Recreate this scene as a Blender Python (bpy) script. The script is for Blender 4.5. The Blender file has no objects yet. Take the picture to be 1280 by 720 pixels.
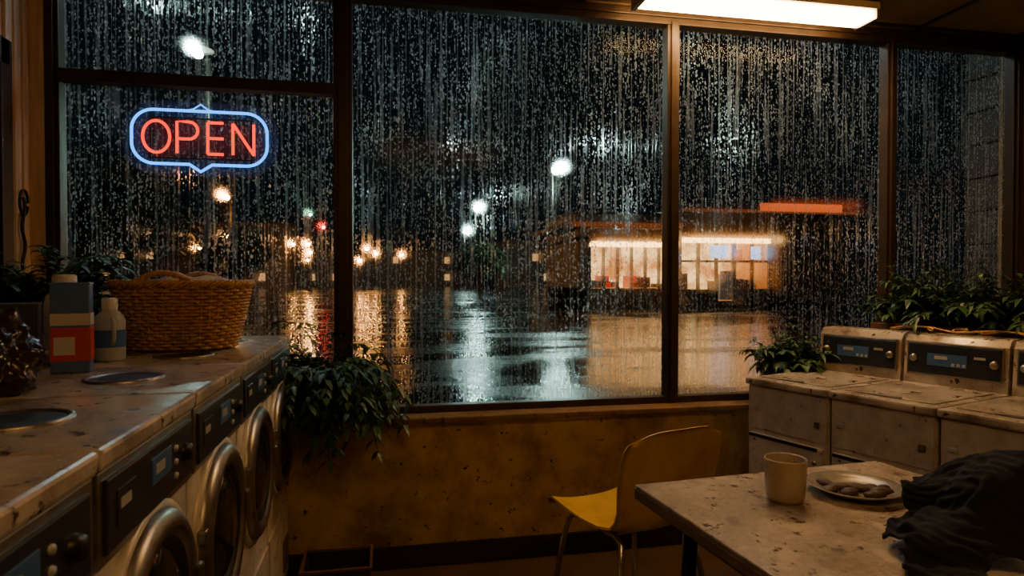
import bpy, bmesh, math, random
from mathutils import Vector, Matrix, noise
R = math.radians
random.seed(7)
scene = bpy.context.scene

# ---------------------------------------------------------------- materials
def newmat(name):
    m = bpy.data.materials.new(name); m.use_nodes = True
    nt = m.node_tree
    return m, nt, nt.nodes, nt.links, nt.nodes["Principled BSDF"]

def mat(name, col, rough=0.5, metal=0.0, dirt=None, dscale=6.0, damt=0.6, spots=None, sscale=60, sth=0.68,
        bump=0.0, bscale=40, stretch=(1,1,1), rvar=0.0, emis=None, estr=0.0, trans=0.0, spec=0.5, coat=0.0):
    m, nt, N, L, P = newmat(name)
    P.inputs["Base Color"].default_value = (*col, 1)
    P.inputs["Roughness"].default_value = rough
    P.inputs["Metallic"].default_value = metal
    P.inputs["Specular IOR Level"].default_value = spec
    P.inputs["Transmission Weight"].default_value = trans
    P.inputs["Coat Weight"].default_value = coat
    if emis:
        P.inputs["Emission Color"].default_value = (*emis, 1)
        P.inputs["Emission Strength"].default_value = estr
    tc = N.new("ShaderNodeTexCoord"); mp = N.new("ShaderNodeMapping")
    mp.inputs["Scale"].default_value = stretch
    L.new(tc.outputs["Object"], mp.inputs[0])
    last = None
    if dirt:
        n = N.new("ShaderNodeTexNoise"); n.inputs["Scale"].default_value = dscale
        n.inputs["Detail"].default_value = 8; n.inputs["Roughness"].default_value = 0.65
        L.new(mp.outputs[0], n.inputs[0])
        r = N.new("ShaderNodeValToRGB"); r.color_ramp.elements[0].position = 0.40; r.color_ramp.elements[1].position = 0.66
        L.new(n.outputs[0], r.inputs[0])
        mu = N.new("ShaderNodeMath"); mu.operation = 'MULTIPLY'; mu.inputs[1].default_value = damt
        L.new(r.outputs[0], mu.inputs[0])
        mx = N.new("ShaderNodeMixRGB"); mx.inputs[1].default_value = (*col, 1); mx.inputs[2].default_value = (*dirt, 1)
        L.new(mu.outputs[0], mx.inputs[0]); last = mx.outputs[0]
        if rvar:
            mr = N.new("ShaderNodeMapRange"); mr.inputs[3].default_value = rough - rvar; mr.inputs[4].default_value = rough + rvar
            L.new(n.outputs[0], mr.inputs[0]); mr.inputs[1].default_value = .3; mr.inputs[2].default_value = .7
            L.new(mr.outputs[0], P.inputs["Roughness"])
    if spots:
        n2 = N.new("ShaderNodeTexNoise"); n2.inputs["Scale"].default_value = sscale; n2.inputs["Detail"].default_value = 6
        n2.inputs["Roughness"].default_value = .68
        L.new(mp.outputs[0], n2.inputs[0])
        r2 = N.new("ShaderNodeValToRGB"); r2.color_ramp.elements[0].position = sth; r2.color_ramp.elements[1].position = sth + .04
        L.new(n2.outputs[0], r2.inputs[0])
        mx2 = N.new("ShaderNodeMixRGB"); mx2.inputs[2].default_value = (*spots, 1)
        L.new(r2.outputs[0], mx2.inputs[0])
        if last: L.new(last, mx2.inputs[1])
        else: mx2.inputs[1].default_value = (*col, 1)
        last = mx2.outputs[0]
    if last: L.new(last, P.inputs["Base Color"])
    if bump:
        n3 = N.new("ShaderNodeTexNoise"); n3.inputs["Scale"].default_value = bscale; n3.inputs["Detail"].default_value = 5
        L.new(mp.outputs[0], n3.inputs[0])
        bp = N.new("ShaderNodeBump"); bp.inputs["Strength"].default_value = bump; bp.inputs["Distance"].default_value = 0.01
        L.new(n3.outputs[0], bp.inputs["Height"]); L.new(bp.outputs[0], P.inputs["Normal"])
    return m

def emat(name, col, s):
    m, nt, N, L, P = newmat(name)
    N.remove(P); e = N.new("ShaderNodeEmission"); e.inputs[0].default_value = (*col, 1); e.inputs[1].default_value = s
    L.new(e.outputs[0], N["Material Output"].inputs[0]); return m

M = {}
M['wall'] = mat("ochre_wall", (.70,.48,.19), .5, dirt=(.22,.13,.05), dscale=4.0, damt=.95, spots=(.05,.03,.016), sscale=20, sth=.61, bump=.3, bscale=30)
M['panel'] = mat("wood_panelling", (.95,.72,.44), .5, dirt=(.50,.32,.16), dscale=5, damt=.7, stretch=(6,6,.5), bump=.2, bscale=12)
M['block'] = mat("painted_block", (.36,.25,.12), .7, dirt=(.18,.12,.06), bump=.4, bscale=25)
M['brick'] = mat("wing_brick", (.085,.065,.048), .6, dirt=(.04,.03,.025), bump=.4, bscale=25)
M['ceil'] = mat("ceiling_tile", (.34,.23,.12), .8, dirt=(.16,.10,.05), dscale=2.5, bump=.2, bscale=90)
M['floor'] = mat("floor_lino", (.10,.06,.035), .35, dirt=(.04,.025,.015), dscale=5)
M['base'] = mat("baseboard_dark", (.035,.022,.015), .5)
M['frame'] = mat("window_frame_bronze", (.06,.038,.022), .38, .3, dirt=(.025,.016,.01), dscale=12, bump=.1)
M['sill'] = mat("sill_wood", (.28,.17,.08), .32, dirt=(.09,.05,.02), dscale=9, spots=(.05,.02,.01), sscale=30, sth=.59)
M['white'] = mat("washer_enamel", (.70,.66,.57), .34, .1, dirt=(.28,.22,.15), dscale=5, damt=.75, spots=(.10,.065,.035), sscale=24, sth=.63, rvar=.12)
M['top'] = mat("washer_top_enamel", (.64,.57,.47), .24, .15, dirt=(.13,.085,.05), dscale=6, damt=.95, spots=(.05,.03,.018), sscale=20, sth=.595, rvar=.16, bump=.06, bscale=18)
M['ctrl'] = mat("control_panel", (.018,.024,.035), .30, dirt=(.04,.04,.045), dscale=15)
M['disp'] = mat("panel_label_blue", (.05,.13,.30), .35)
M['lab'] = mat("panel_label_grey", (.40,.40,.37), .4)
M['chrome'] = mat("chrome", (.62,.58,.52), .25, 1.0, dirt=(.25,.2,.15), dscale=20)
M['steel'] = mat("steel_worn", (.42,.39,.34), .38, 1.0, dirt=(.16,.12,.08), dscale=14)
M['rubber'] = mat("black_gasket", (.012,.012,.012), .45)
M['dglass'] = mat("door_glass_dark", (.012,.014,.018), .08, coat=.3)
M['yellow'] = mat("yellow_plastic", (.74,.45,.07), .38, dirt=(.42,.23,.035), dscale=8, damt=.6, bump=.03)
M['tab'] = mat("table_laminate", (.70,.61,.49), .25, dirt=(.21,.14,.085), dscale=11, damt=1.0, spots=(.08,.05,.03), sscale=30, sth=.59, rvar=.14)
M['tabedge'] = mat("table_edge", (.20,.14,.085), .4, dirt=(.07,.04,.02), dscale=18)
M['dmetal'] = mat("dark_metal", (.035,.03,.026), .4, .7)
M['mug'] = mat("mug_ceramic", (.46,.38,.28), .28, dirt=(.28,.21,.13), dscale=18)
M['coffee'] = mat("coffee", (.02,.01,.005), .1)
M['plate'] = mat("plate_ceramic", (.38,.35,.31), .25, dirt=(.16,.13,.10), dscale=16)
M['food'] = mat("food_crumbs", (.08,.04,.018), .6, dirt=(.03,.015,.01), dscale=30, bump=.4)
M['cloth'] = mat("dark_jacket_fabric", (.013,.016,.022), .9, dirt=(.02,.023,.028), dscale=30, bump=.15, bscale=300, spec=.25)
M['towel'] = mat("white_towel", (.6,.57,.5), .9, bump=.4, bscale=200)
M['wick'] = mat("wicker", (.66,.37,.14), .42, dirt=(.30,.14,.045), dscale=40, damt=.8)
M['leaf'] = mat("leaf_green", (.05,.12,.03), .42, dirt=(.02,.06,.015), dscale=12)
M['leafd'] = mat("leaf_dark", (.028,.07,.022), .45)
M['stem'] = mat("plant_stem", (.05,.06,.02), .6)
M['terra'] = mat("pot_terracotta", (.16,.07,.035), .7, dirt=(.05,.03,.02))
M['soil'] = mat("soil", (.03,.018,.01), .9, bump=.5)
M['boxbl'] = mat("detergent_blue", (.05,.15,.40), .4, dirt=(.15,.17,.22), dscale=14, damt=.5)
M['boxrd'] = mat("detergent_red", (.55,.05,.025), .4)
M['boxwh'] = mat("detergent_white", (.6,.58,.52), .4)
M['boxdk'] = mat("dark_box", (.03,.04,.06), .4, dirt=(.08,.07,.06))
M['clear'] = mat("milky_plastic", (.5,.52,.5), .3, trans=.2)
M['bag'] = mat("black_plastic_bag", (.018,.014,.014), .22, dirt=(.07,.03,.02), dscale=12)
M['conc'] = mat("concrete", (.06,.06,.058), .5, dirt=(.03,.03,.03))
M['dwall'] = mat("diner_wall", (.55,.30,.12), .6)
M['droof'] = mat("diner_roof", (.06,.045,.035), .6)
M['fluo'] = emat("fluorescent_diffuser", (1.0,.55,.20), 50)
M['fluo_fill'] = emat("room_fill_diffuser", (1.0,.53,.18), 16)  # glow of the added off-camera fill fixture
M['fill_canopy'] = emat("drop_fill_cool", (.66,.88,1.0), 22)  # added glow that lights the raindrops from outside
M['nred'] = emat("neon_red", (1.0,.022,.001), 2.6)
M['nblue'] = emat("neon_blue", (.015,.27,1.0), 3.6)
M['lampw'] = emat("lamp_mercury", (.62,1.0,.90), 800)
M['lampo'] = emat("lamp_sodium", (1.0,.38,.08), 420)
M['lampr'] = emat("lamp_red", (1.0,.03,.015), 80)
M['lampg'] = emat("lamp_green", (.3,1.0,.6), 80)
M['dorange'] = emat("diner_fascia_neon", (1.0,.14,.02), .9)
M['dedge_glow'] = emat("diner_fascia_glow", (1.0,.22,.05), .16)  # faint emission standing in for light on the diner's roof edges
M['dband'] = emat("diner_soffit_light", (1.0,.50,.15), 8)
M['dceil'] = emat("diner_ceiling_light", (1.0,.55,.2), 5.5)
M['farwin'] = emat("far_lit_window", (1.0,.5,.18), .8)

# wet asphalt : dark damp tarmac with mirror puddles
m, nt, N, L, P = newmat("wet_asphalt")
tc = N.new("ShaderNodeTexCoord"); mp = N.new("ShaderNodeMapping"); mp.inputs["Scale"].default_value = (.30,.75,1)
L.new(tc.outputs["Object"], mp.inputs[0])
n = N.new("ShaderNodeTexNoise"); n.inputs["Scale"].default_value = 1.0; n.inputs["Detail"].default_value = 10; n.inputs["Roughness"].default_value = .62
L.new(mp.outputs[0], n.inputs[0])
r = N.new("ShaderNodeMapRange"); r.inputs[1].default_value = .47; r.inputs[2].default_value = .55; r.inputs[3].default_value = .06; r.inputs[4].default_value = .28
L.new(n.outputs[0], r.inputs[0]); L.new(r.outputs[0], P.inputs["Roughness"])
P.inputs["Base Color"].default_value = (.012,.014,.016,1)
r3 = N.new("ShaderNodeMapRange"); r3.inputs[1].default_value = .47; r3.inputs[2].default_value = .55; r3.inputs[3].default_value = 1.0; r3.inputs[4].default_value = .22
L.new(n.outputs[0], r3.inputs[0]); L.new(r3.outputs[0], P.inputs["Specular IOR Level"])
n2 = N.new("ShaderNodeTexNoise"); n2.inputs["Scale"].default_value = 7; n2.inputs["Detail"].default_value = 6; n2.inputs["Roughness"].default_value = .6
L.new(tc.outputs["Object"], n2.inputs[0])
bp = N.new("ShaderNodeBump"); bp.inputs["Strength"].default_value = .4; bp.inputs["Distance"].default_value = .02
L.new(n2.outputs[0], bp.inputs["Height"]); L.new(bp.outputs[0], P.inputs["Normal"])
M['asph'] = m

# sheet added behind the neon tubes, catching their light as a halo
m, nt, N, L, P = newmat("neon_halo_sheet"); N.remove(P)
t_ = N.new("ShaderNodeBsdfTransparent"); d_ = N.new("ShaderNodeBsdfDiffuse"); d_.inputs[0].default_value = (.8,.8,.8,1)
x_ = N.new("ShaderNodeMixShader"); x_.inputs[0].default_value = .08
L.new(t_.outputs[0], x_.inputs[1]); L.new(d_.outputs[0], x_.inputs[2]); L.new(x_.outputs[0], N["Material Output"].inputs[0]); M['halo_sheet'] = m

# rainy glass
def rain_glass(name):
    m, nt, N, L, P = newmat(name); N.remove(P)
    tc = N.new("ShaderNodeTexCoord")
    def mapn(sc, kind="noise", detail=2, scale=1.0, off=(0,0,0)):
        mp = N.new("ShaderNodeMapping"); mp.inputs["Scale"].default_value = sc; mp.inputs["Location"].default_value = off
        L.new(tc.outputs["Object"], mp.inputs[0])
        if kind == "noise":
            t = N.new("ShaderNodeTexNoise"); t.inputs["Scale"].default_value = scale; t.inputs["Detail"].default_value = detail
        else:
            t = N.new("ShaderNodeTexVoronoi"); t.inputs["Scale"].default_value = scale
        L.new(mp.outputs[0], t.inputs[0]); return t.outputs[0]
    def ramp(s, a, b, c=0.0, d=1.0):
        r = N.new("ShaderNodeMapRange"); r.inputs[1].default_value = a; r.inputs[2].default_value = b
        r.inputs[3].default_value = c; r.inputs[4].default_value = d
        L.new(s, r.inputs[0]); return r.outputs[0]
    def op(o, a, b):
        x = N.new("ShaderNodeMath"); x.operation = o
        for i, v in enumerate((a, b)):
            if isinstance(v, (int, float)): x.inputs[i].default_value = v
            else: L.new(v, x.inputs[i])
        x.use_clamp = True; return x.outputs[0]
    streak = ramp(mapn((78, 78, 1.6), detail=2), .51, .60)
    fine = ramp(mapn((118, 118, 3.2), detail=2, off=(3,1,7)), .50, .58)
    beads = ramp(mapn((98, 98, 58), "vor"), .46, .28)
    beads2 = ramp(mapn((68, 68, 60), "vor", off=(5,2,1)), .27, .16)
    area = ramp(mapn((1.4, 1.4, .6), detail=3), .35, .60, .5, 1.0)
    s1 = op('MULTIPLY', streak, beads)
    s2 = op('MULTIPLY', fine, beads)
    a = op('MAXIMUM', s1, s2)
    a = op('MAXIMUM', a, op('MULTIPLY', beads2, .85))
    a = op('MAXIMUM', a, op('MULTIPLY', streak, .15))
    mask = op('MULTIPLY', a, area)
    bp = N.new("ShaderNodeBump"); bp.inputs["Strength"].default_value = 1.0; bp.inputs["Distance"].default_value = .004
    L.new(a, bp.inputs["Height"])
    refr = N.new("ShaderNodeBsdfRefraction"); refr.inputs["IOR"].default_value = 1.25; refr.inputs["Roughness"].default_value = .20
    L.new(bp.outputs[0], refr.inputs["Normal"])
    dif = N.new("ShaderNodeBsdfDiffuse"); dif.inputs[0].default_value = (.38,.45,.45,1)
    trl = N.new("ShaderNodeBsdfTranslucent"); trl.inputs[0].default_value = (.9,.95,.95,1)
    def mix(f, a, b):
        x = N.new("ShaderNodeMixShader")
        if isinstance(f, float): x.inputs[0].default_value = f
        else: L.new(f, x.inputs[0])
        L.new(a, x.inputs[1]); L.new(b, x.inputs[2]); return x.outputs[0]
    drop = mix(.66, refr.outputs[0], mix(.70, dif.outputs[0], trl.outputs[0]))
    film = N.new("ShaderNodeBsdfRefraction"); film.inputs["IOR"].default_value = 1.03; film.inputs["Roughness"].default_value = .40
    clear = N.new("ShaderNodeBsdfTransparent"); clear.inputs[0].default_value = (.95,.97,.96,1)
    base = mix(.22, clear.outputs[0], film.outputs[0])
    gl = N.new("ShaderNodeBsdfGlossy"); gl.inputs["Roughness"].default_value = .12
    base = mix(.003, base, gl.outputs[0])
    fin = mix(mask, base, drop)
    L.new(fin, N["Material Output"].inputs[0]); return m
M['rain'] = rain_glass("rain_streaked_glass")

m, nt, N, L, P = newmat("diner_room_glow"); N.remove(P)  # back wall emits, painting in the light of the diner room
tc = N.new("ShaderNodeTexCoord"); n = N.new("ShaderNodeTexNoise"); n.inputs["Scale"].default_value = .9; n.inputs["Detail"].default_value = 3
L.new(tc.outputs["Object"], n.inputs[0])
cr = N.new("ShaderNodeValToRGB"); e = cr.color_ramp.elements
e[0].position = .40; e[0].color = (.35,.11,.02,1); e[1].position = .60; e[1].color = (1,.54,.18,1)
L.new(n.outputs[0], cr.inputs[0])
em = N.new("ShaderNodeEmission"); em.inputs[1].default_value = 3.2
L.new(cr.outputs[0], em.inputs[0]); L.new(em.outputs[0], N["Material Output"].inputs[0]); M['dglow'] = m

# ---------------------------------------------------------------- mesh builder
class MB:
    def __init__(s): s.v = []; s.f = []; s.mi = []; s.sm = []; s.mats = []
    def mid(s, k):
        if k not in s.mats: s.mats.append(k)
        return s.mats.index(k)
    def add(s, verts, faces, k, smooth=False, mtx=None):
        o = len(s.v); i = s.mid(k)
        for p in verts:
            p = Vector(p)
            s.v.append(mtx @ p if mtx else p)
        for f in faces: s.f.append([o + a for a in f]); s.mi.append(i); s.sm.append(smooth)
    def box(s, c, d, k, bev=0.0, mtx=None, seg=2, rot=None):
        bm = bmesh.new(); bmesh.ops.create_cube(bm, size=1)
        for v in bm.verts: v.co = Vector((v.co.x*d[0], v.co.y*d[1], v.co.z*d[2]))
        if bev: bmesh.ops.bevel(bm, geom=bm.edges[:], offset=bev, segments=seg, profile=.6, affect='EDGES')
        T = Matrix.Translation(c)
        if rot: T = T @ rot
        if mtx: T = mtx @ T
        bm.verts.index_update()
        s.add([v.co.copy() for v in bm.verts], [[v.index for v in f.verts] for f in bm.faces], k, False, T)
        bm.free()
    def bb(s, x0, x1, y0, y1, z0, z1, k, bev=0.0, mtx=None):
        s.box(((x0+x1)/2, (y0+y1)/2, (z0+z1)/2), (abs(x1-x0), abs(y1-y0), abs(z1-z0)), k, bev, mtx)
    def lathe(s, prof, k, seg=32, mtx=None, sx=1, sy=1, cap=False):
        vs = []; fs = []; n = len(prof)
        for j in range(seg):
            a = 2*math.pi*j/seg
            for (r, z) in prof: vs.append((r*math.cos(a)*sx, r*math.sin(a)*sy, z))
        for j in range(seg):
            for i in range(n-1):
                a = j*n+i; b = ((j+1) % seg)*n+i
                fs.append([a, b, b+1, a+1])
        if cap:
            fs.append([j*n for j in range(seg)][::-1]); fs.append([j*n+n-1 for j in range(seg)])
        s.add(vs, fs, k, True, mtx)
    def tube(s, pts, r, k, seg=8, closed=False, mtx=None):
        pts = [Vector(p) for p in pts]; n = len(pts)
        vs = []; fs = []; nrm = None
        for i, p in enumerate(pts):
            if closed: t = pts[(i+1) % n] - pts[i-1]
            else: t = pts[min(i+1, n-1)] - pts[max(i-1, 0)]
            if t.length < 1e-9: t = Vector((0, 0, 1))
            t.normalize()
            if nrm is None:
                u = Vector((0, 0, 1)) if abs(t.z) < .9 else Vector((1, 0, 0))
                nrm = t.cross(u).normalized()
            else:
                nrm = (nrm - t*nrm.dot(t))
                if nrm.length < 1e-6: nrm = t.orthogonal()
                nrm.normalize()
            b = t.cross(nrm); rr = r[i] if isinstance(r, (list, tuple)) else r
            for j in range(seg):
                a = 2*math.pi*j/seg
                vs.append(p + nrm*math.cos(a)*rr + b*math.sin(a)*rr)
        m = n if closed else n-1
        for i in range(m):
            for j in range(seg):
                a = i*seg+j; b2 = i*seg+(j+1) % seg; c = ((i+1) % n)*seg+(j+1) % seg; d = ((i+1) % n)*seg+j
                fs.append([a, b2, c, d])
        if not closed:
            fs.append([j for j in range(seg)][::-1]); fs.append([(n-1)*seg+j for j in range(seg)])
        s.add(vs, fs, k, True, mtx)
    def leaf(s, p, d, up, Ln, W, k, droop=.4):
        d = d.normalized(); side = d.cross(up)
        if side.length < 1e-4: side = d.orthogonal()
        side.normalize(); u = side.cross(d).normalized()
        vs = [p]
        for t, w in ((.3, .9), (.65, .8)):
            c = p + d*Ln*t - Vector((0, 0, 1))*droop*Ln*t*t
            vs += [c - side*W*w + u*W*.25, c, c + side*W*w + u*W*.25]
        vs.append(p + d*Ln - Vector((0, 0, 1))*droop*Ln)
        s.add(vs, [[0,2,1],[0,3,2],[1,2,5,4],[2,3,6,5],[4,5,7],[5,6,7]], k, True)
    def build(s, name, loc=None, rotz=0.0):
        me = bpy.data.meshes.new(name)
        me.from_pydata([tuple(v) for v in s.v], [], s.f)
        for k in s.mats: me.materials.append(M[k])
        me.polygons.foreach_set("material_index", s.mi)
        me.polygons.foreach_set("use_smooth", s.sm)
        me.update()
        ob = bpy.data.objects.new(name, me); scene.collection.objects.link(ob)
        if loc: ob.location = loc
        ob.rotation_euler = (0, 0, rotz)
        return ob

AX = Matrix.Rotation(R(90), 4, 'Y')

D = 3.0; CEIL = 2.62
# ---------------------------------------------------------------- room
b = MB(); b.bb(-1.6, 3.7, -3.1, 3.1, -.1, 0, 'floor'); b.build("floor")
b = MB(); b.bb(-1.6, 3.7, -3.1, 3.12, CEIL, CEIL+.1, 'ceil')
for x in [-.9+.61*i for i in range(8)]: b.bb(x-.012, x+.012, -3, 2.94, CEIL-.008, CEIL, 'frame')
for y in [-2.6+.61*i for i in range(10)]: b.bb(-1.42, 3.5, y-.012, y+.012, CEIL-.009, CEIL-.001, 'frame')
b.build("ceiling")
b = MB(); b.bb(-1.42, 3.5, 2.90, 3.02, 0, .655, 'wall')
b.bb(-1.42, -1.355, 2.94, 3.02, .655, CEIL, 'panel'); b.bb(3.47, 3.6, 2.94, 3.02, .655, CEIL, 'block')
b.build("wall_front")
b = MB(); b.bb(-1.42, 3.5, 2.885, 2.899, 0.001, .10, 'base', .003); b.build("baseboard_front")
b = MB(); b.bb(-1.42, 3.5, 2.845, 2.96, .655, .682, 'sill', .006); b.build("trim_1")
b = MB(); b.bb(-1.6, 3.7, -3.1, -3.0, 0, CEIL, 'wall'); b.build("wall_back")
b = MB(); b.bb(3.5, 3.6, -3, 3.10, 0, CEIL, 'block')
for i in range(13):
    b.bb(3.488, 3.5, -3, 2.93, i*.2+.008, i*.2+.192, 'block', .004)
b.build("wall_right")
b = MB()
b.bb(-1.55, -1.42, -3, 3.02, 0, 1.12, 'wall'); b.bb(-1.55, -1.42, -3, 3.02, 2.12, CEIL, 'panel')
b.bb(-1.55, -1.42, 2.74, 3.02, 1.12, 2.12, 'panel'); b.bb(-1.55, -1.42, -3, 1.1, 1.12, 2.12, 'panel')
for y in (2.80, 2.86, 2.92): b.bb(-1.42, -1.408, y-.022, y+.022, 1.06, CEIL, 'panel', .004)
for i in range(70):
    y = -2.9+i*.08
    if y < 2.74: b.bb(-1.42, -1.41, y, y+.06, 2.22, CEIL, 'panel', .003)
b.build("wall_left")
b = MB()
b.bb(-1.46, -1.385, 1.05, 2.76, 2.10, 2.20, 'frame', .004); b.bb(-1.46, -1.385, 1.05, 2.76, 1.08, 1.14, 'frame', .004)
b.bb(-1.46, -1.385, 2.70, 2.775, 1.08, 2.20, 'frame', .004); b.bb(-1.46, -1.385, 1.05, 1.12, 1.08, 2.20, 'frame', .004)
b.bb(-1.45, -1.40, 1.9, 1.95, 1.1, 2.12, 'frame', .004)
b.add([(-1.43,1.1,1.1),(-1.43,2.72,1.1),(-1.43,2.72,2.15),(-1.43,1.1,2.15)], [[0,1,2,3]], 'rain')
b.build("window_2")
b = MB()
X = [-1.335, -.178, 1.40, 2.646, 3.455]
Wd = [.062, .082, .062, .058, .06]
for x, w in zip(X, Wd):
    b.bb(x-w/2, x+w/2, 2.945, 3.012, .682, 2.575, 'frame', .004)
    b.bb(x-w/4, x+w/4, 2.93, 2.946, .70, 2.56, 'frame', .003)
b.bb(-1.36, 3.48, 2.94, 3.012, 2.545, CEIL, 'frame', .004)
b.bb(-1.36, 3.48, 2.925, 2.942, 2.575, 2.605, 'frame', .003)
b.bb(-1.36, 3.48, 2.95, 3.012, .682, .715, 'frame', .004)
b.bb(-1.31, -.21, 2.945, 3.012, 2.115, 2.165, 'frame', .004)
b.add([(-1.33,3,.70),(3.46,3,.70),(3.46,3,2.56),(-1.33,3,2.56)], [[0,1,2,3]], 'rain')
b.build("window_1")

def fixture(name, x0, x1, y0, y1, k):
    b = MB()
    b.bb(x0-.02, x1+.02, y0-.012, y1+.012, CEIL-.045, CEIL-.01, 'lab', .004)
    b.bb(x0, x1, y0, y1, CEIL-.085, CEIL-.044, k, .012)
    b.bb(x0-.022, x0, y0-.01, y1+.01, CEIL-.09, CEIL-.04, 'steel', .003)
    b.bb(x1, x1+.022, y0-.01, y1+.01, CEIL-.09, CEIL-.04, 'steel', .003)
    return b.build(name)
fixture("fill_light", 1.14, 2.29, 2.66, 2.79, 'fluo')
fixture("fill_light", -.1, 1.1, -.5, -.3, 'fluo_fill')  # unseen fixture added to brighten the left side and knee wall

# ---------------------------------------------------------------- front-load washers (left)
def front_loader(loc, rot, H=1.06, W=.465, Dp=.66, seed=0):
    rnd = random.Random(seed); b = MB(); w = W-.008
    b.bb(-Dp, -.008, -w/2, w/2, .02, H-.034, 'white', .008)
    b.bb(-Dp-.01, .012, -W/2+.002, W/2-.002, H-.032, H, 'top', .007)
    b.bb(-Dp, -.03, -w/2+.02, w/2-.02, 0, .03, 'rubber')
    b.bb(-.01, .004, -w/2+.004, w/2-.004, .885, H-.036, 'steel', .002)
    b.bb(0, .010, -w/2+.022, w/2-.022, .90, H-.05, 'ctrl', .003)
    b.bb(.009, .0125, -.03, .07, .945, .99, 'disp', .001)
    b.bb(.0124, .0135, -.015, .03, .96, .978, 'lab')
    b.bb(.009, .012, -.175, -.10, .93, .985, 'ctrl', .001)
    b.bb(.0115, .013, -.165, -.125, .955, .97, 'lab')
    for i in range(3): b.lathe([(0,.004),(.006,.004),(.007,0)], 'lab', 10, Matrix.Translation((.010, .098, .925+i*.026)) @ AX)
    b.lathe([(0,.013),(.015,.013),(.019,.0)], 'dmetal', 20, Matrix.Translation((.010, .155, .955)) @ AX)
    T = Matrix.Translation((0, 0, .685)) @ AX
    b.lathe([(.205,-.01),(.205,.010),(.196,.020),(.182,.027),(.170,.028),(.160,.024),(.150,.014)], 'steel', 48, T)
    b.lathe([(.152,.018),(.142,.014),(.134,.004)], 'rubber', 48, T)
    b.lathe([(.138,.006),(.126,.012),(.10,.022),(.06,.030),(.0,.033)], 'dglass', 48, T)
    b.lathe([(.218,-.008),(.218,.004),(.205,.006)], 'white', 48, T)
    b.box((.028, .178, .685), (.02, .024, .075), 'steel', .007)
    b.box((.014, -.20, .74), (.02, .022, .03), 'steel', .004); b.box((.014, -.20, .63), (.02, .022, .03), 'steel', .004)
    b.bb(-.01, .0, -w/2+.012, w/2-.012, .06, .36, 'white', .003)
    b.bb(-.002, .006, .06, .18, .12, .24, 'steel', .003)
    T = Matrix.Translation((-.21, 0, H))
    b.lathe([(.086,-.001),(.086,.004),(.080,.006),(.074,.003),(.072,-.0)], 'steel', 40, T)
    b.lathe([(.073,.001),(.03,.0015),(0,.0015)], 'rubber', 40, T)
    b.bb(-Dp+.02, -Dp+.05, -.15, .15, H-.001, H+.006, 'steel', .002)
    return b.build("washing_machine", loc, rot)
for i in range(6):
    front_loader((-.40, 2.612-.465*i, 0), 0, seed=i)
b = MB(); b.bb(-1.418, -1.082, -.3, 2.88, 0, 1.05, 'white', .006); b.build("utility_ledge")

# ---------------------------------------------------------------- top-load washers (right)
ang = R(198); d1 = Vector((.309,-.951,0)); d2 = Vector((.951,.309,0)); c1 = Vector((1.591,2.600,0))
def top_loader(loc, rot, H=.86, W=.40, seed=0):
    b = MB(); w = W-.01; Dp = .60
    b.bb(-Dp, -.01, -w/2, w/2, .03, H-.03, 'white', .008)
    b.bb(-Dp+.03, -.05, -w/2+.02, w/2-.02, 0, .04, 'rubber')
    b.bb(-Dp, .010, -W/2+.002, W/2-.002, H-.03, H, 'top', .008)
    b.bb(-.47, -.05, -w/2+.03, w/2-.03, H-.001, H+.004, 'top', .003)
    b.bb(-.062, -.045, -.05, .05, H+.001, H+.007, 'steel', .003)
    b.bb(-.012, -.004, -w/2+.006, w/2-.006, .64, H-.034, 'white', .002)
    b.bb(-.012, .006, -w/2+.014, w/2-.014, .10, .62, 'white', .008)
    b.bb(0, .010, -w/2+.018, w/2-.04, .605, .618, 'rubber', .002)
    b.bb(.0, .006, w/2-.055, w/2-.03, .70, .725, 'steel', .003)
    b.bb(-.006, .002, -w/2+.03, -w/2+.06, .72, .735, 'lab', .002)
    b.lathe([(0,.010),(.009,.010),(.010,0)], 'chrome', 14, Matrix.Translation((.004, w/2-.05, .56)) @ AX)
    z0, z1 = H, H+.205; y = w/2-.002
    prof = [(-.50,z0),(-.515,z1-.03),(-.53,z1-.006),(-.545,z1),(-.64,z1),(-.655,z1-.015),(-.655,z0-.1),(-.6,z0-.1),(-.6,z0)]
    n = len(prof); vs = [(p[0],-y,p[1]) for p in prof]+[(p[0],y,p[1]) for p in prof]
    fs = [[i,(i+1)%n,(i+1)%n+n,i+n][::-1] for i in range(n)]+[list(range(n))[::-1]]+[list(range(n,2*n))]
    b.add(vs, fs, 'top')
    sl = Matrix.Rotation(R(-4.5), 4, 'Y')
    b.box((-.506, 0, H+.105), (.008, 2*y-.03, .135), 'steel', .003, rot=sl)
    b.box((-.501, 0, H+.105), (.008, 2*y-.045, .120), 'ctrl', .003, rot=sl)
    b.box((-.4965, -.02, H+.105), (.003, .15, .05), 'disp', .001, rot=sl)
    b.box((-.4945, -.04, H+.115), (.002, .05, .014), 'lab', 0, rot=sl)
    for i in range(3): b.box((-.4945, .005+i*.02, H+.09), (.002, .012, .012), 'lab', .0005, rot=sl)
    for yy in (-.15, .15): b.lathe([(0,.012),(.013,.012),(.017,.0)], 'steel', 20, Matrix.Translation((-.499, yy, H+.105)) @ AX)
    b.box((-.4965, .10, H+.125), (.003, .04, .010), 'lab', 0, rot=sl)
    return b.build("top_load_washer", loc, rot)
for i in range(4):
    top_loader(tuple(c1 + d1*(.20+.40*i)), ang, seed=i)

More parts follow.
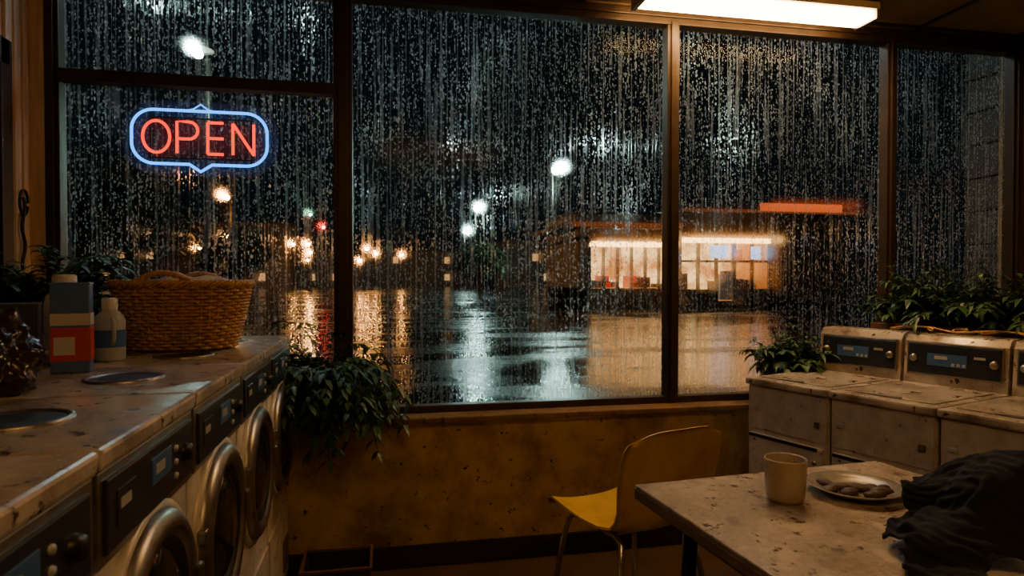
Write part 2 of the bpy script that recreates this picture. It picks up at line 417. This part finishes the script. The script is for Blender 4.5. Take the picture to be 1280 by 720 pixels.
# ---------------------------------------------------------------- plants
def plant(name, loc, pr=.07, ph=.13, n=34, length=.3, rise=.9, leafL=.06, leafW=.014, seed=1, k='leaf', outward=1.0, trough=None, bias=None, droop=.5, grav=.16, per=3, rotz=0.0):
    rnd = random.Random(seed); b = MB()
    if not trough:
        b.lathe([(0,0),(pr*.72,0),(pr*.95,ph*.8),(pr*1.08,ph*.82),(pr*1.08,ph),(pr*.95,ph),(pr*.9,ph*.85)], 'terra', 28)
        b.lathe([(pr*.93,ph*.88),(0,ph*.9)], 'soil', 20)
    else:
        b.bb(-trough[0]/2, trough[0]/2, -trough[1]/2, trough[1]/2, 0, ph*.85, 'terra', .006)
        b.bb(-trough[0]/2+.012, trough[0]/2-.012, -trough[1]/2+.012, trough[1]/2-.012, ph*.85, ph*.9, 'soil')
    for i in range(n):
        a = rnd.uniform(0, 2*math.pi); el = rnd.uniform(.25, 1.4)*rise
        if trough: p = Vector((rnd.uniform(-.45,.45)*trough[0], rnd.uniform(-.4,.4)*trough[1], ph*.88))
        else: p = Vector((math.cos(a)*pr*.5, math.sin(a)*pr*.5, ph*.88))
        d = Vector((math.cos(a)*math.cos(el)*outward, math.sin(a)*math.cos(el)*outward, math.sin(el)))
        if bias: d += Vector(bias)
        d.normalize(); Ln = length*rnd.uniform(.35, 1.15); st = 9; pts = [p.copy()]
        for s_ in range(st):
            p = p + d*Ln/st; d = d + Vector((rnd.uniform(-.12,.12), rnd.uniform(-.12,.12), -grav*rnd.uniform(.6,1.5))); d.normalize()
            pts.append(p.copy())
            if s_ > 0:
                for q in range(per):
                    aa = rnd.uniform(0, 6.28); side = Vector((math.cos(aa), math.sin(aa), rnd.uniform(-.2,.5)))
                    b.leaf(p, side+d*.7, Vector((0,0,1)), leafL*rnd.uniform(.6,1.2), leafW*rnd.uniform(.7,1.2), k if rnd.random() < .75 else 'leafd', droop)
        b.tube(pts, .0022, 'stem', 4)
    ob = b.build(name, loc, rotz)
    Mw = Matrix.Translation(loc) @ Matrix.Rotation(rotz, 4, 'Z'); Mi = Mw.inverted()
    for v in ob.data.vertices:
        q = Mw @ v.co
        q.y = min(q.y, 2.924); q.x = max(q.x, -1.38)
        v.co = Mi @ q
    return ob
plant("potted_ivy", (-.255, 2.86, .682), .055, .17, 170, .37, .95, .055, .013, 3, bias=(-.02,-.20,.05), grav=.29, per=3)
plant("potted_fern", (1.99, 2.86, .682), .055, .19, 80, .20, 1.1, .060, .011, 5, bias=(0,-.08,.1), grav=.14)
plant("potted_plant", (-1.21, 2.74, 1.05), .075, .14, 60, .32, 1.15, .08, .013, 8)
b = MB(); b.bb(-.48, .62, -.09, .09, 0, 1.0, 'block', .006)
pc = c1 + d2*.85 + d1*.62
b.build("planter_stand", tuple(pc), math.atan2(d1.y, d1.x))
plant("planter_foliage", (pc.x, pc.y, 1.0), 0, .10, 260, .26, 1.1, .060, .010, 11, trough=(1.05,.16), grav=.13, rotz=math.atan2(d1.y, d1.x), bias=(0,.2,.35))
b = MB(); rnd = random.Random(4); pts = []
for i in range(90):
    t = i/89; a = t*34
    q = c1 + d2*(.585+.03*math.sin(a*1.3)) + d1*(.30+.62*t+.05*math.sin(a))
    pts.append((q.x, q.y, 1.065+.008+.012*abs(math.sin(a*.7))+.004))
b.tube(pts, .004, 'wick', 6); b.build("cable_tangle")

# ---------------------------------------------------------------- chair
def chair():
    b = MB()
    path = [(.235,.425),(.225,.447),(.19,.458),(.10,.452),(0,.443),(-.10,.442),(-.165,.455),(-.20,.49),(-.218,.54),(-.232,.60),(-.245,.66),(-.258,.72),(-.268,.765),(-.275,.795),(-.279,.812)]
    hw = [.185,.20,.212,.218,.218,.212,.203,.198,.200,.210,.216,.216,.212,.200,.172]
    nu = 21; vs = []; fs = []
    for sgn, th in ((0,0),(1,.007)):
        for i, (px, pz) in enumerate(path):
            a = path[max(i-1,0)]; c = path[min(i+1,len(path)-1)]
            tx, tz = c[0]-a[0], c[1]-a[1]; l = math.hypot(tx, tz); nx, nz = tz/l, -tx/l
            if nz < 0 and i < 6: nx, nz = -nx, -nz
            if i >= 6 and nx < 0: nx, nz = -nx, -nz
            for j in range(nu):
                u = -1+2*j/(nu-1)
                y = hw[i]*u; cu = abs(u)**2.4*(.028 if i < 7 else .030)
                dz = -abs(u)**4*(.012 if i == 12 else .022 if i == 13 else .034 if i == 14 else 0)
                vs.append((px+nx*(cu-th), y, pz+nz*(cu-th)*(1 if i < 8 else .2)+dz))
    n = len(path)
    for s_ in (0,1):
        o = s_*n*nu
        for i in range(n-1):
            for j in range(nu-1):
                q = [o+i*nu+j, o+i*nu+j+1, o+(i+1)*nu+j+1, o+(i+1)*nu+j]
                fs.append(q if s_ else q[::-1])
    o = n*nu
    for i in range(n-1):
        fs.append([i*nu, (i+1)*nu, o+(i+1)*nu, o+i*nu]); fs.append([i*nu+nu-1, o+i*nu+nu-1, o+(i+1)*nu+nu-1, (i+1)*nu+nu-1])
    for j in range(nu-1):
        fs.append([j, o+j, o+j+1, j+1]); k0 = (n-1)*nu; fs.append([k0+j, k0+j+1, o+k0+j+1, o+k0+j])
    b.add(vs, fs, 'yellow', True)
    rr = .0105
    for sy in (-1,1):
        y0 = .15*sy; y1 = .205*sy
        b.tube([(.215,y1,0.004),(.175,y0+.02*sy,.32),(.16,y0,.40),(.13,y0,.428),(.0,y0,.432),(-.12,y0,.432),(-.15,y0,.41),(-.175,y0+.02*sy,.32),(-.235,y1,.004)], rr, 'chrome', 10)
        for xx in (.215,-.235): b.lathe([(0,0),(.014,0),(.014,.02),(.010,.03)], 'rubber', 12, Matrix.Translation((xx,y1,0)))
    b.tube([(.12,-.15,.428),(.12,.15,.428)], .008, 'chrome', 8); b.tube([(-.10,-.15,.428),(-.10,.15,.428)], .008, 'chrome', 8)
    b.tube([(-.20,-.19,.17),(-.20,.19,.17)], .006, 'chrome', 8)
    return b.build("plastic_chair", (.87, 2.19, 0), R(107))
chair()

# ---------------------------------------------------------------- table
TZ = .78; tc_ = Vector((1.046, 1.0, 0)); trot = R(5)
b = MB(); w, l = .76, 1.10
b.box((0,0,TZ-.004), (w, l, .008), 'tab', .003); b.box((0,0,TZ-.022), (w+.004, l+.004, .028), 'tabedge', .005)
b.box((0, 0, TZ-.065), (w-.14, l-.14, .05), 'dmetal', .004)
for sx in (-1,1):
    for sy in (-1,1):
        b.tube([(sx*(w/2-.10), sy*(l/2-.10), TZ-.05), (sx*(w/2-.075), sy*(l/2-.075), .01)], .018, 'dmetal', 12)
        b.lathe([(0,0),(.024,0),(.024,.015),(.018,.02)], 'rubber', 12, Matrix.Translation((sx*(w/2-.075), sy*(l/2-.075), 0)))
b.build("table", tuple(tc_), trot)

b = MB()
b.lathe([(0,.006),(.030,.006),(.032,0),(.038,.002),(.0425,.012),(.0455,.05),(.0470,.098),(.0455,.1005),(.0435,.098),(.0425,.05),(.038,.012),(0,.010)], 'mug', 40)
b.lathe([(.0425,.072),(0,.072)], 'coffee', 32)
hp = [(.043,0,.082),(.058,0,.086),(.070,0,.076),(.073,0,.058),(.068,0,.038),(.056,0,.026),(.042,0,.026)]
b.tube(hp, [.0065,.006,.0055,.0055,.0055,.006,.0065], 'mug', 10)
b.build("coffee_mug", (.92, 1.337, TZ), R(22))
b = MB()
b.lathe([(0,.004),(.055,.004),(.058,0),(.064,.002),(.085,.012),(.106,.020),(.107,.0225),(.104,.023),(.084,.0155),(.062,.008),(0,.0075)], 'plate', 48)
rnd = random.Random(2)
for i in range(13):
    a = rnd.uniform(0,6.28); r_ = rnd.uniform(.0,.072); s_ = rnd.uniform(.014,.026)
    T = Matrix.Translation((r_*math.cos(a), r_*math.sin(a), .011)) @ Matrix.Rotation(rnd.uniform(0,3), 4, 'Z')
    b.lathe([(0,-.003),(s_,0),(s_*1.05,.004),(s_*.8,.009),(0,.011)], 'food', 12, T, sx=1.2, sy=.8)
b.build("plate_of_leftovers", (1.115, 1.35, TZ), 0)

# ---------------------------------------------------------------- jacket (cloth settled on the table)
def drop_jacket():
    nx, ny = 86, 56; vs = []; idx = {}; fs = []
    for i in range(nx):
        for j in range(ny):
            x = -.62+1.24*i/(nx-1); y = -.40+.80*j/(ny-1)
            body = abs(x) < .34
            sl = abs(y-.18) < .13
            if body or sl:
                z = .10*noise.noise(Vector((x*3.6, y*3.6, 3.1)))
                idx[(i,j)] = len(vs)
                px = x*.56; py = y*.66
                a = R(35); vs.append((px*math.cos(a)-py*math.sin(a), px*math.sin(a)+py*math.cos(a), z+.16))
    for (i,j) in idx:
        q = [(i,j),(i+1,j),(i+1,j+1),(i,j+1)]
        if all(c in idx for c in q): fs.append([idx[c] for c in q])
    me = bpy.data.meshes.new("jacket"); me.from_pydata(vs, [], fs); me.materials.append(M['cloth']); me.update()
    ob = bpy.data.objects.new("jacket_sim", me); scene.collection.objects.link(ob); ob.location = (1.16, .98, TZ+.07)
    tmp = []
    def col(o):
        o.modifiers.new("c", 'COLLISION'); o.collision.thickness_outer = .004; o.collision.cloth_friction = 60; tmp.append(o)
    t = MB(); t.box((0,0,TZ-.05), (w,l,.10), 'tab'); o = t.build("tmp_table", tuple(tc_), trot); col(o)
    t = MB(); t.lathe([(0,0),(.125,.0),(.125,.06),(.10,.13),(.05,.165),(0,.17)], 'tab', 24); o = t.build("tmp_lump", (1.245,1.03,TZ)); col(o)
    t = MB(); t.lathe([(0,0),(.09,.0),(.08,.035),(.04,.06),(0,.065)], 'tab', 16); o = t.build("tmp_lump2", (1.06,1.0,TZ)); col(o)
    t = MB(); t.lathe([(0,0),(.125,.0),(.125,.08),(0,.081)], 'tab', 24); o = t.build("tmp_plate", (1.115,1.36,TZ)); col(o)
    cm = ob.modifiers.new("cloth", 'CLOTH'); st = cm.settings
    st.quality = 5; st.mass = .3; st.tension_stiffness = 15; st.compression_stiffness = 15; st.shear_stiffness = 5; st.bending_stiffness = 1.0
    st.air_damping = 2
    cm.collision_settings.use_self_collision = True; cm.collision_settings.self_distance_min = .006; cm.collision_settings.distance_min = .004
    for f in range(1, 52): scene.frame_set(f)
    dg = bpy.context.evaluated_depsgraph_get()
    nm = bpy.data.meshes.new_from_object(ob.evaluated_get(dg)); nm.name = "jacket"
    mw = ob.matrix_world.copy()
    bpy.data.objects.remove(ob)
    for o in tmp: bpy.data.objects.remove(o)
    scene.frame_set(1)
    o = bpy.data.objects.new("jacket", nm); scene.collection.objects.link(o); o.matrix_world = mw
    for p in nm.polygons: p.use_smooth = True
    sm = o.modifiers.new("smooth", 'SMOOTH'); sm.factor = .5; sm.iterations = 4
    s_ = o.modifiers.new("thick", 'SOLIDIFY'); s_.thickness = .006
    s2 = o.modifiers.new("sub", 'SUBSURF'); s2.levels = 1; s2.render_levels = 1
drop_jacket()

# ---------------------------------------------------------------- laundry basket
def basket():
    b = MB(); H = .215; ax, ay = .215, .162
    def rad(t): return .76+.24*t**.8
    ns = 44
    for i in range(ns):
        a = 2*math.pi*i/ns
        b.tube([(ax*rad(t)*math.cos(a), ay*rad(t)*math.sin(a), H*t) for t in [0,.2,.4,.6,.8,1]], .0042, 'wick', 6)
    rows = 19; seg = ns*4
    for r_ in range(rows):
        t = (r_+.6)/rows; ph = math.pi*(r_ % 2); pts = []
        for j in range(seg):
            a = 2*math.pi*j/seg; off = .0065*math.cos(a*ns/2+ph)
            pts.append(((ax*rad(t)+off)*math.cos(a), (ay*rad(t)+off)*math.sin(a), H*t*.97))
        b.tube(pts, .0055, 'wick', 6, True)
    for q in range(3):
        pts = []
        for j in range(200):
            a = 2*math.pi*j/200; th = a*22+q*2.09
            pts.append(((ax+.004+.007*math.cos(th))*math.cos(a), (ay+.004+.007*math.cos(th))*math.sin(a), H+.002+.007*math.sin(th)))
        b.tube(pts, .0065, 'wick', 6, True)
    b.lathe([(0,.004),(.75,.004)], 'wick', 32, Matrix.Diagonal((ax, ay, 1, 1)))
    for sy in (-1,1):
        for q in range(2):
            pts = []
            for j in range(28):
                t = j/27; a = sy*math.pi/2 + (t-.5)*.95
                z = H+.036*math.sin(math.pi*t)
                th = t*30+q*math.pi
                pts.append(((ax+.004*math.cos(th))*math.cos(a), (ay+.004*math.cos(th)-.008*math.sin(math.pi*t))*math.sin(a), z+.004*math.sin(th)))
            b.tube(pts, .0068, 'wick', 6)
    vs = []; fs = []; n = 26
    for i in range(n):
        for j in range(48):
            a = 2*math.pi*j/48; r_ = i/(n-1)*.94
            x = ax*r_*math.cos(a); y = ay*r_*math.sin(a)
            z = .20+.05*(1-r_)+.03*noise.noise(Vector((x*14,y*14,2)))
            vs.append((x,y,z))
    for i in range(n-1):
        for j in range(48): fs.append([i*48+j, (i+1)*48+j, (i+1)*48+(j+1)%48, i*48+(j+1)%48])
    b.add(vs, fs, 'towel', True)
    return b.build("laundry_basket", (-.672, 2.36, 1.066), R(-6))
basket()

# ---------------------------------------------------------------- detergents etc.
b = MB()
b.box((0,0,.112), (.085,.06,.224), 'boxbl', .004)
b.box((0,-.0305,.072), (.083,.002,.085), 'boxrd', .0005); b.box((-.012,-.032,.068), (.045,.002,.045), 'boxwh', .0005)
b.box((0,-.0305,.135), (.083,.002,.03), 'boxwh', .0005)
b.box((.0430,0,.072), (.002,.056,.085), 'boxrd', .0005); b.box((.0430,0,.135), (.002,.056,.03), 'boxwh', .0005)
b.box((0,0,.226), (.088,.063,.006), 'boxbl', .001)
b.build("detergent_box", (-.785, 1.83, 1.061), R(14))
b = MB(); b.box((0,0,.085), (.13,.10,.17), 'boxdk', .004); b.box((0,-.051,.09), (.09,.002,.05), 'boxbl', .0005); b.box((0,0,.172), (.134,.104,.008), 'boxdk', .002)
b.build("storage_carton", (-.935, 1.84, 1.061), R(20))
b = MB(); b.lathe([(0,0),(.036,0),(.040,.006),(.040,.115),(.036,.13),(.020,.145),(.017,.150)], 'clear', 28)
b.lathe([(.021,.148),(.021,.178),(.018,.182),(0,.182)], 'boxwh', 20); b.lathe([(.0408,.04),(.0408,.09)], 'disp', 28)
b.tube([(.036,0,.12),(.058,0,.115),(.060,0,.07),(.040,0,.05)], .006, 'clear', 8)
b.build("bleach_bottle", (-.785, 2.06, 1.061), R(-60))
b = MB(); b.lathe([(0,0),(.045,0),(.05,.008),(.05,.16),(.044,.19),(.026,.205)], 'boxwh', 28)
b.lathe([(.030,.20),(.030,.245),(.026,.25),(0,.25)], 'towel', 20)
b.build("softener_bottle", (-.885, 2.02, 1.061))
b = MB(); bm = bmesh.new(); bmesh.ops.create_icosphere(bm, subdivisions=5, radius=1)
for v in bm.verts:
    c = v.co.normalized(); rr = 1+.30*noise.noise(c*2.2)+.22*abs(noise.noise(c*5))-.1*abs(noise.noise(c*11))
    v.co = Vector((c.x*.085*rr, c.y*.08*rr, max(c.z*.095*rr, -.055)))
    if c.z > .8: v.co.z += (c.z-.8)*.18
bm.verts.index_update()
b.add([v.co+Vector((0,0,.056)) for v in bm.verts], [[v.index for v in f.verts] for f in bm.faces], 'bag', True); bm.free()
b.build("plastic_bag", (-.80, 1.50, 1.06))
b = MB(); b.tube([(-1.395, 2.86+.012*math.sin(i*.9), 1.62-.022*i) for i in range(14)], .006, 'dmetal', 6)
b.tube([(-1.393, 2.86+.03*math.cos(i*.5), 1.60+.05*math.sin(i*.5)) for i in range(13)], .005, 'dmetal', 6)
b.build("hanging_cord")
b = MB()
b.bb(-.13,.13,-.10,.10,0,.012,'rubber')
for s_ in (-1,1):
    b.bb(s_*.13-.005, s_*.13+.005, -.10,.10,0,.145,'boxdk',.002); b.bb(-.13,.13,s_*.10-.005,s_*.10+.005,0,.145,'boxdk',.002)
    b.bb(s_*.135-.006, s_*.135+.006, -.112,.112,.14,.152,'terra',.003); b.bb(-.135,.135,s_*.105-.006,s_*.105+.006,.14,.152,'terra',.003)
b.build("waste_crate", (-.19, 2.70, 0))

# ---------------------------------------------------------------- neon sign
b = MB(); hw_, hh = .266, .112; r_ = .085; pts = []
def arc(cx, cz, a0, a1, n=12): return [(cx+r_*math.cos(R(a0+(a1-a0)*i/n)), 0, cz+r_*math.sin(R(a0+(a1-a0)*i/n))) for i in range(n+1)]
pts += [(-.07,0,-hh),(-.045,0,-hh),(-.03,0,-hh-.01),(0,0,-hh-.03),(.03,0,-hh-.01),(.045,0,-hh),(.07,0,-hh)]
pts += arc(hw_-r_, -hh+r_, -90, 0) + arc(hw_-r_, hh-r_, 0, 90)
pts += arc(-hw_+r_, hh-r_, 90, 180) + arc(-hw_+r_, -hh+r_, 180, 270)
b.tube(pts, .0062, 'nblue', 8, True)
b.tube([(-.05,.004,hh+.004),(-.03,.004,hh+.008),(0,.004,hh+.03),(.03,.004,hh+.008),(.05,.004,hh+.004)], .003, 'nblue', 8)
h = .066; T = .0062
b.tube([(-.172+.052*math.cos(a*math.pi/16), 0, h*math.sin(a*math.pi/16)) for a in range(32)], T, 'nred', 8, True)
b.tube([(-.092,0,-h),(-.092,0,h),(-.05,0,h)]+[(-.045+.034*math.cos(R(90-i*15)),0,.030+.036*math.sin(R(90-i*15))) for i in range(1,13)]+[(-.085,0,-.006)], T, 'nred', 8)
for z in (-h, 0, h): b.tube([(.028,0,z),(.090,0,z)], T, 'nred', 8)
b.tube([(.028,0,-h),(.028,0,h)], T, 'nred', 8)
b.tube([(.128,0,-h),(.128,0,h)], T, 'nred', 8); b.tube([(.128,0,h),(.212,0,-h)], T, 'nred', 8); b.tube([(.212,0,-h),(.212,0,h)], T, 'nred', 8)
for x in (-.2,.2): b.box((x,.018,.0), (.008,.008,.21), 'dmetal', .002)
for z in (-.085,.085): b.box((0,.018,z), (.42,.006,.006), 'dmetal', .001)
for x in (-.2,.2):
    b.tube([(x*.6,.018,.10),(x*.05,.018,.145)], .0012, 'dmetal', 5)
b.tube([(0,.018,.14),(0,.02,.27)], .0012, 'dmetal', 5)
for x in (-.2,-.05,.1,.2):
    b.tube([(x,.0,.112 if abs(x)<.19 else .10),(x,.018,.10)], .003, 'rubber', 5)
r_ = .13; hw2, hh2 = hw_+.045, hh+.045
pp = []
for cx, cz, a0 in ((hw2-r_, -hh2+r_, -90),(hw2-r_, hh2-r_, 0),(-hw2+r_, hh2-r_, 90),(-hw2+r_, -hh2+r_, 180)):
    pp += [(cx+r_*math.cos(R(a0+i*7.5)), .026, cz+r_*math.sin(R(a0+i*7.5))) for i in range(13)]
b.add(pp, [list(range(len(pp)))], 'halo_sheet')
b.build("neon_open_sign", (-.757, 2.915, 1.892))

# ---------------------------------------------------------------- exterior
GZ = -.10
b = MB(); b.add([(-120,3.03,GZ),(120,3.03,GZ),(120,170,GZ),(-120,170,GZ)], [[0,1,2,3]], 'asph'); b.build("ground")
b = MB(); b.bb(-8,12,3.12,4.0,GZ,-.02,'conc',.01); b.build("sidewalk")
b = MB()
for i in range(16): b.bb(3.52, 3.75, 3.12, 3.34, GZ+i*.2+.008, GZ+i*.2+.2, 'brick', .008)
b.bb(3.54,3.73,3.13,3.32,GZ,3.1,'base'); b.build("wall_wing")
for x in (-.5, 2.0):  # unseen lamps added above the window to light the raindrops
    b = MB(); b.bb(-.5,.5,-.06,.06,.03,.07,'lab',.004); b.bb(-.48,.48,-.05,.05,0,.031,'fill_canopy',.008)
    b.build("drop_fill_light", (x, 3.75, 3.00))
b = MB(); b.bb(-4,6,3.10,4.3,3.07,3.15,'droof'); b.build("fill_canopy")  # overhang above the added fill lamps

def street_lamp(x, y, h, k='lampw', r=.24):
    b = MB(); H = h-GZ
    b.tube([(0,0,0),(0,0,H*.5),(0,0,H+.5)], [.11,.09,.06], 'dmetal', 10)
    b.lathe([(.2,0),(.2,.15),(.13,.4)], 'conc', 12)
    b.tube([(0,0,H+.35),(0,-.3,H+.5),(0,-.75,H+.45)], .04, 'dmetal', 8)
    b.lathe([(.0,.36),(.12,.36),(.34,.18),(.36,.10),(.30,.08)], 'dmetal', 18, Matrix.Translation((0,-.8,H)))
    b.lathe([(0,-r),(r*.5,-r*.87),(r*.87,-r*.5),(r,0),(r*.87,r*.5),(r*.5,r*.87),(0,r)], k, 16, Matrix.Translation((0,-.8,H)))
    b.build("street_lamp", (x, y+.8, GZ))
street_lamp(-3.72, 14.2, 5.90, r=.09)
street_lamp(10.35, 38, 7.95, r=.28)
street_lamp(8.6, 60, 7.9, r=.28)
street_lamp(10.05, 80, 7.2, r=.24)
street_lamp(-9.7, 90, 9.9, 'lampg', r=.18)
street_lamp(-6.75, 30, 4.85, 'lampo', r=.12)
for (x, y, h) in [(-7.6,70,4.0),(-8.0,72,5.0),(-9.3,84,3.6),(-2.0,80,4.9),(-1.0,82,4.4),(-2.8,78,3.4),(-10.6,80,5.4),(-17,76,6),(-5.2,88,5.2),(2.4,92,4.6),(-22,84,5)]:
    street_lamp(x, y, h, 'lampo', r=.19)
b = MB(); b.tube([(0,0,0),(0,0,7)], .1, 'dmetal', 10); b.tube([(0,0,6.9),(-2.2,0,7.1)], .06, 'dmetal', 8)
b.bb(-2.45,-1.95,-.2,.2,5.9,7.1,'dmetal',.05)
for z, k in ((6.75,'lampr'),(6.35,'rubber'),(6.1,'rubber')):
    b.lathe([(0,.05),(.12,.03),(.15,0)], k, 14, Matrix.Translation((-2.2,-.22,z)) @ Matrix.Rotation(R(90),4,'X'))
b.build("traffic_light", (-4.0, 70, GZ))

# diner
M['poster'] = emat("lit_poster", (.45,.65,1.0), 2.2)
b = MB(); z0 = GZ
b.bb(8.7,13.3,28,34,z0,z0+.95,'dwall'); b.bb(8.7,13.3,28,34,3.0,3.7,'dwall')
b.bb(13.3,22,27.5,34,3.2,4.4,'dwall'); b.bb(13.3,22,27.5,34,z0,z0+.35,'dwall')
b.bb(18.0,22,27.5,34,z0,3.3,'dwall'); b.bb(8.7,9.2,28,34,z0,3.2,'dwall')
b.bb(7.9,13.4,27.0,34,3.55,3.8,'droof',.03); b.bb(8.8,13.2,29,34,3.8,4.35,'dwall'); b.bb(8.6,13.3,28.9,34,4.35,4.45,'droof')
b.bb(13.0,22.6,26.9,34,4.35,4.5,'droof',.03)
b.bb(17.1,21.4,26.85,26.9,4.42,4.80,'dorange',.01); b.bb(16.8,21.7,26.9,27.1,4.3,4.9,'droof')
b.bb(8.0,13.3,26.96,27.0,3.58,3.78,'dedge_glow'); b.bb(13.2,22.3,26.86,26.9,4.34,4.48,'dedge_glow')
b.bb(9.2,13.2,27.90,27.99,2.75,2.95,'dband'); b.bb(13.5,18.0,27.40,27.49,2.95,3.18,'dband')
b.bb(9.2,13.3,31,31.1,z0+.3,3.1,'dglow'); b.bb(13.3,18.0,31,31.1,z0+.3,3.3,'dglow')
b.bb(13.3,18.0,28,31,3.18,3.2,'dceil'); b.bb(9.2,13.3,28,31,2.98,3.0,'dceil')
for i in range(7): x = 9.2+i*.68; b.bb(x-.07,x+.07,27.95,28.05,.8,3.0,'droof')
for i in range(6): x = 13.4+i*.92; b.bb(x-.08,x+.08,27.45,27.55,z0,3.2,'droof')
b.bb(13.4,18.0,27.45,27.55,2.05,2.15,'droof'); b.bb(13.4,15.2,27.45,27.55,z0,.8,'dwall'); b.bb(16.2,18.0,27.45,27.55,z0,.8,'dwall')
rnd = random.Random(5)
for i in range(26):
    x = rnd.uniform(9.5,17.8); y = rnd.uniform(28.6,30.6); hh_ = rnd.uniform(.8,1.5)
    b.box((x,y,z0+hh_/2+.3),(rnd.uniform(.3,.7),.4,hh_), rnd.choice(['droof','base','boxrd','boxbl']), .03)
b.box((15.3,27.38,2.55),(.8,.04,.6),'poster'); b.box((17.2,27.38,2.5),(.5,.04,.6),'poster'); b.box((16.3,27.38,2.4),(.4,.04,.5),'dorange')
b.box((12.9,27.9,2.2),(.3,.04,.5),'poster')
b.build("diner")
def bldg(name, x, y, sx, sy, h, seed):
    rnd = random.Random(seed); b = MB(); b.box((0,0,h/2),(sx,sy,h),'droof',.05); b.box((0,0,h+.1),(sx+.4,sy+.4,.25),'base',.03)
    for i in range(int(sx/1.8)):
        for j in range(int(h/3)):
            b.box((-sx/2+1+i*1.8,-sy/2-.02,1.6+j*3),(.9,.06,1.1),'farwin' if rnd.random()<.16 else 'base')
    b.build(name, (x,y,GZ))
bldg("background_building", -28, 100, 30, 10, 9, 1); bldg("background_building", 4, 118, 24, 8, 6, 2)
bldg("background_building", 38, 100, 40, 10, 7, 3); bldg("background_building", -9, 110, 10, 8, 5, 4)
def tree(x, y, h, r, seed):
    rnd = random.Random(seed); b = MB()
    b.tube([(0,0,0),(.1,0,h*.3),(0,.1,h*.6)], [.2,.15,.08], 'terra', 8)
    for i in range(5):
        a = i*1.3; b.tube([(.05,0,h*.4),(math.cos(a)*r*.5,math.sin(a)*r*.5,h*.68)], [.08,.03], 'terra', 6)
    for i in range(900):
        c = Vector((rnd.gauss(0,1),rnd.gauss(0,1),rnd.gauss(0,1))).normalized()*rnd.uniform(.5,1)
        b.leaf(Vector((c.x*r, c.y*r, h*.68+c.z*h*.32)), Vector((rnd.uniform(-1,1),rnd.uniform(-1,1),rnd.uniform(-.5,.5))), Vector((0,0,1)), .45, .12, 'leafd')
    b.build("tree", (x,y,GZ))
tree(-9.5, 27, 5.5, 2.4, 1); tree(-12, 30, 7, 3, 2); tree(-7.4, 34, 4.2, 2, 3); tree(30, 42, 6, 3, 4); tree(6.5, 44, 4, 2, 5)

wd = bpy.data.worlds.new("World"); scene.world = wd; wd.use_nodes = True
wd.node_tree.nodes["Background"].inputs[0].default_value = (.0022,.0036,.0042,1); wd.node_tree.nodes["Background"].inputs[1].default_value = 1

cam = bpy.data.cameras.new("Camera"); co = bpy.data.objects.new("Camera", cam); scene.collection.objects.link(co)
cam.lens = 22.5; cam.sensor_width = 36; co.location = (0,0,1.3); co.rotation_euler = (R(89.14), 0, R(-11.31))
cam.dof.use_dof = True; cam.dof.focus_distance = 2.8; cam.dof.aperture_fstop = 6.3; cam.clip_end = 400; cam.clip_start = .05
scene.camera = co
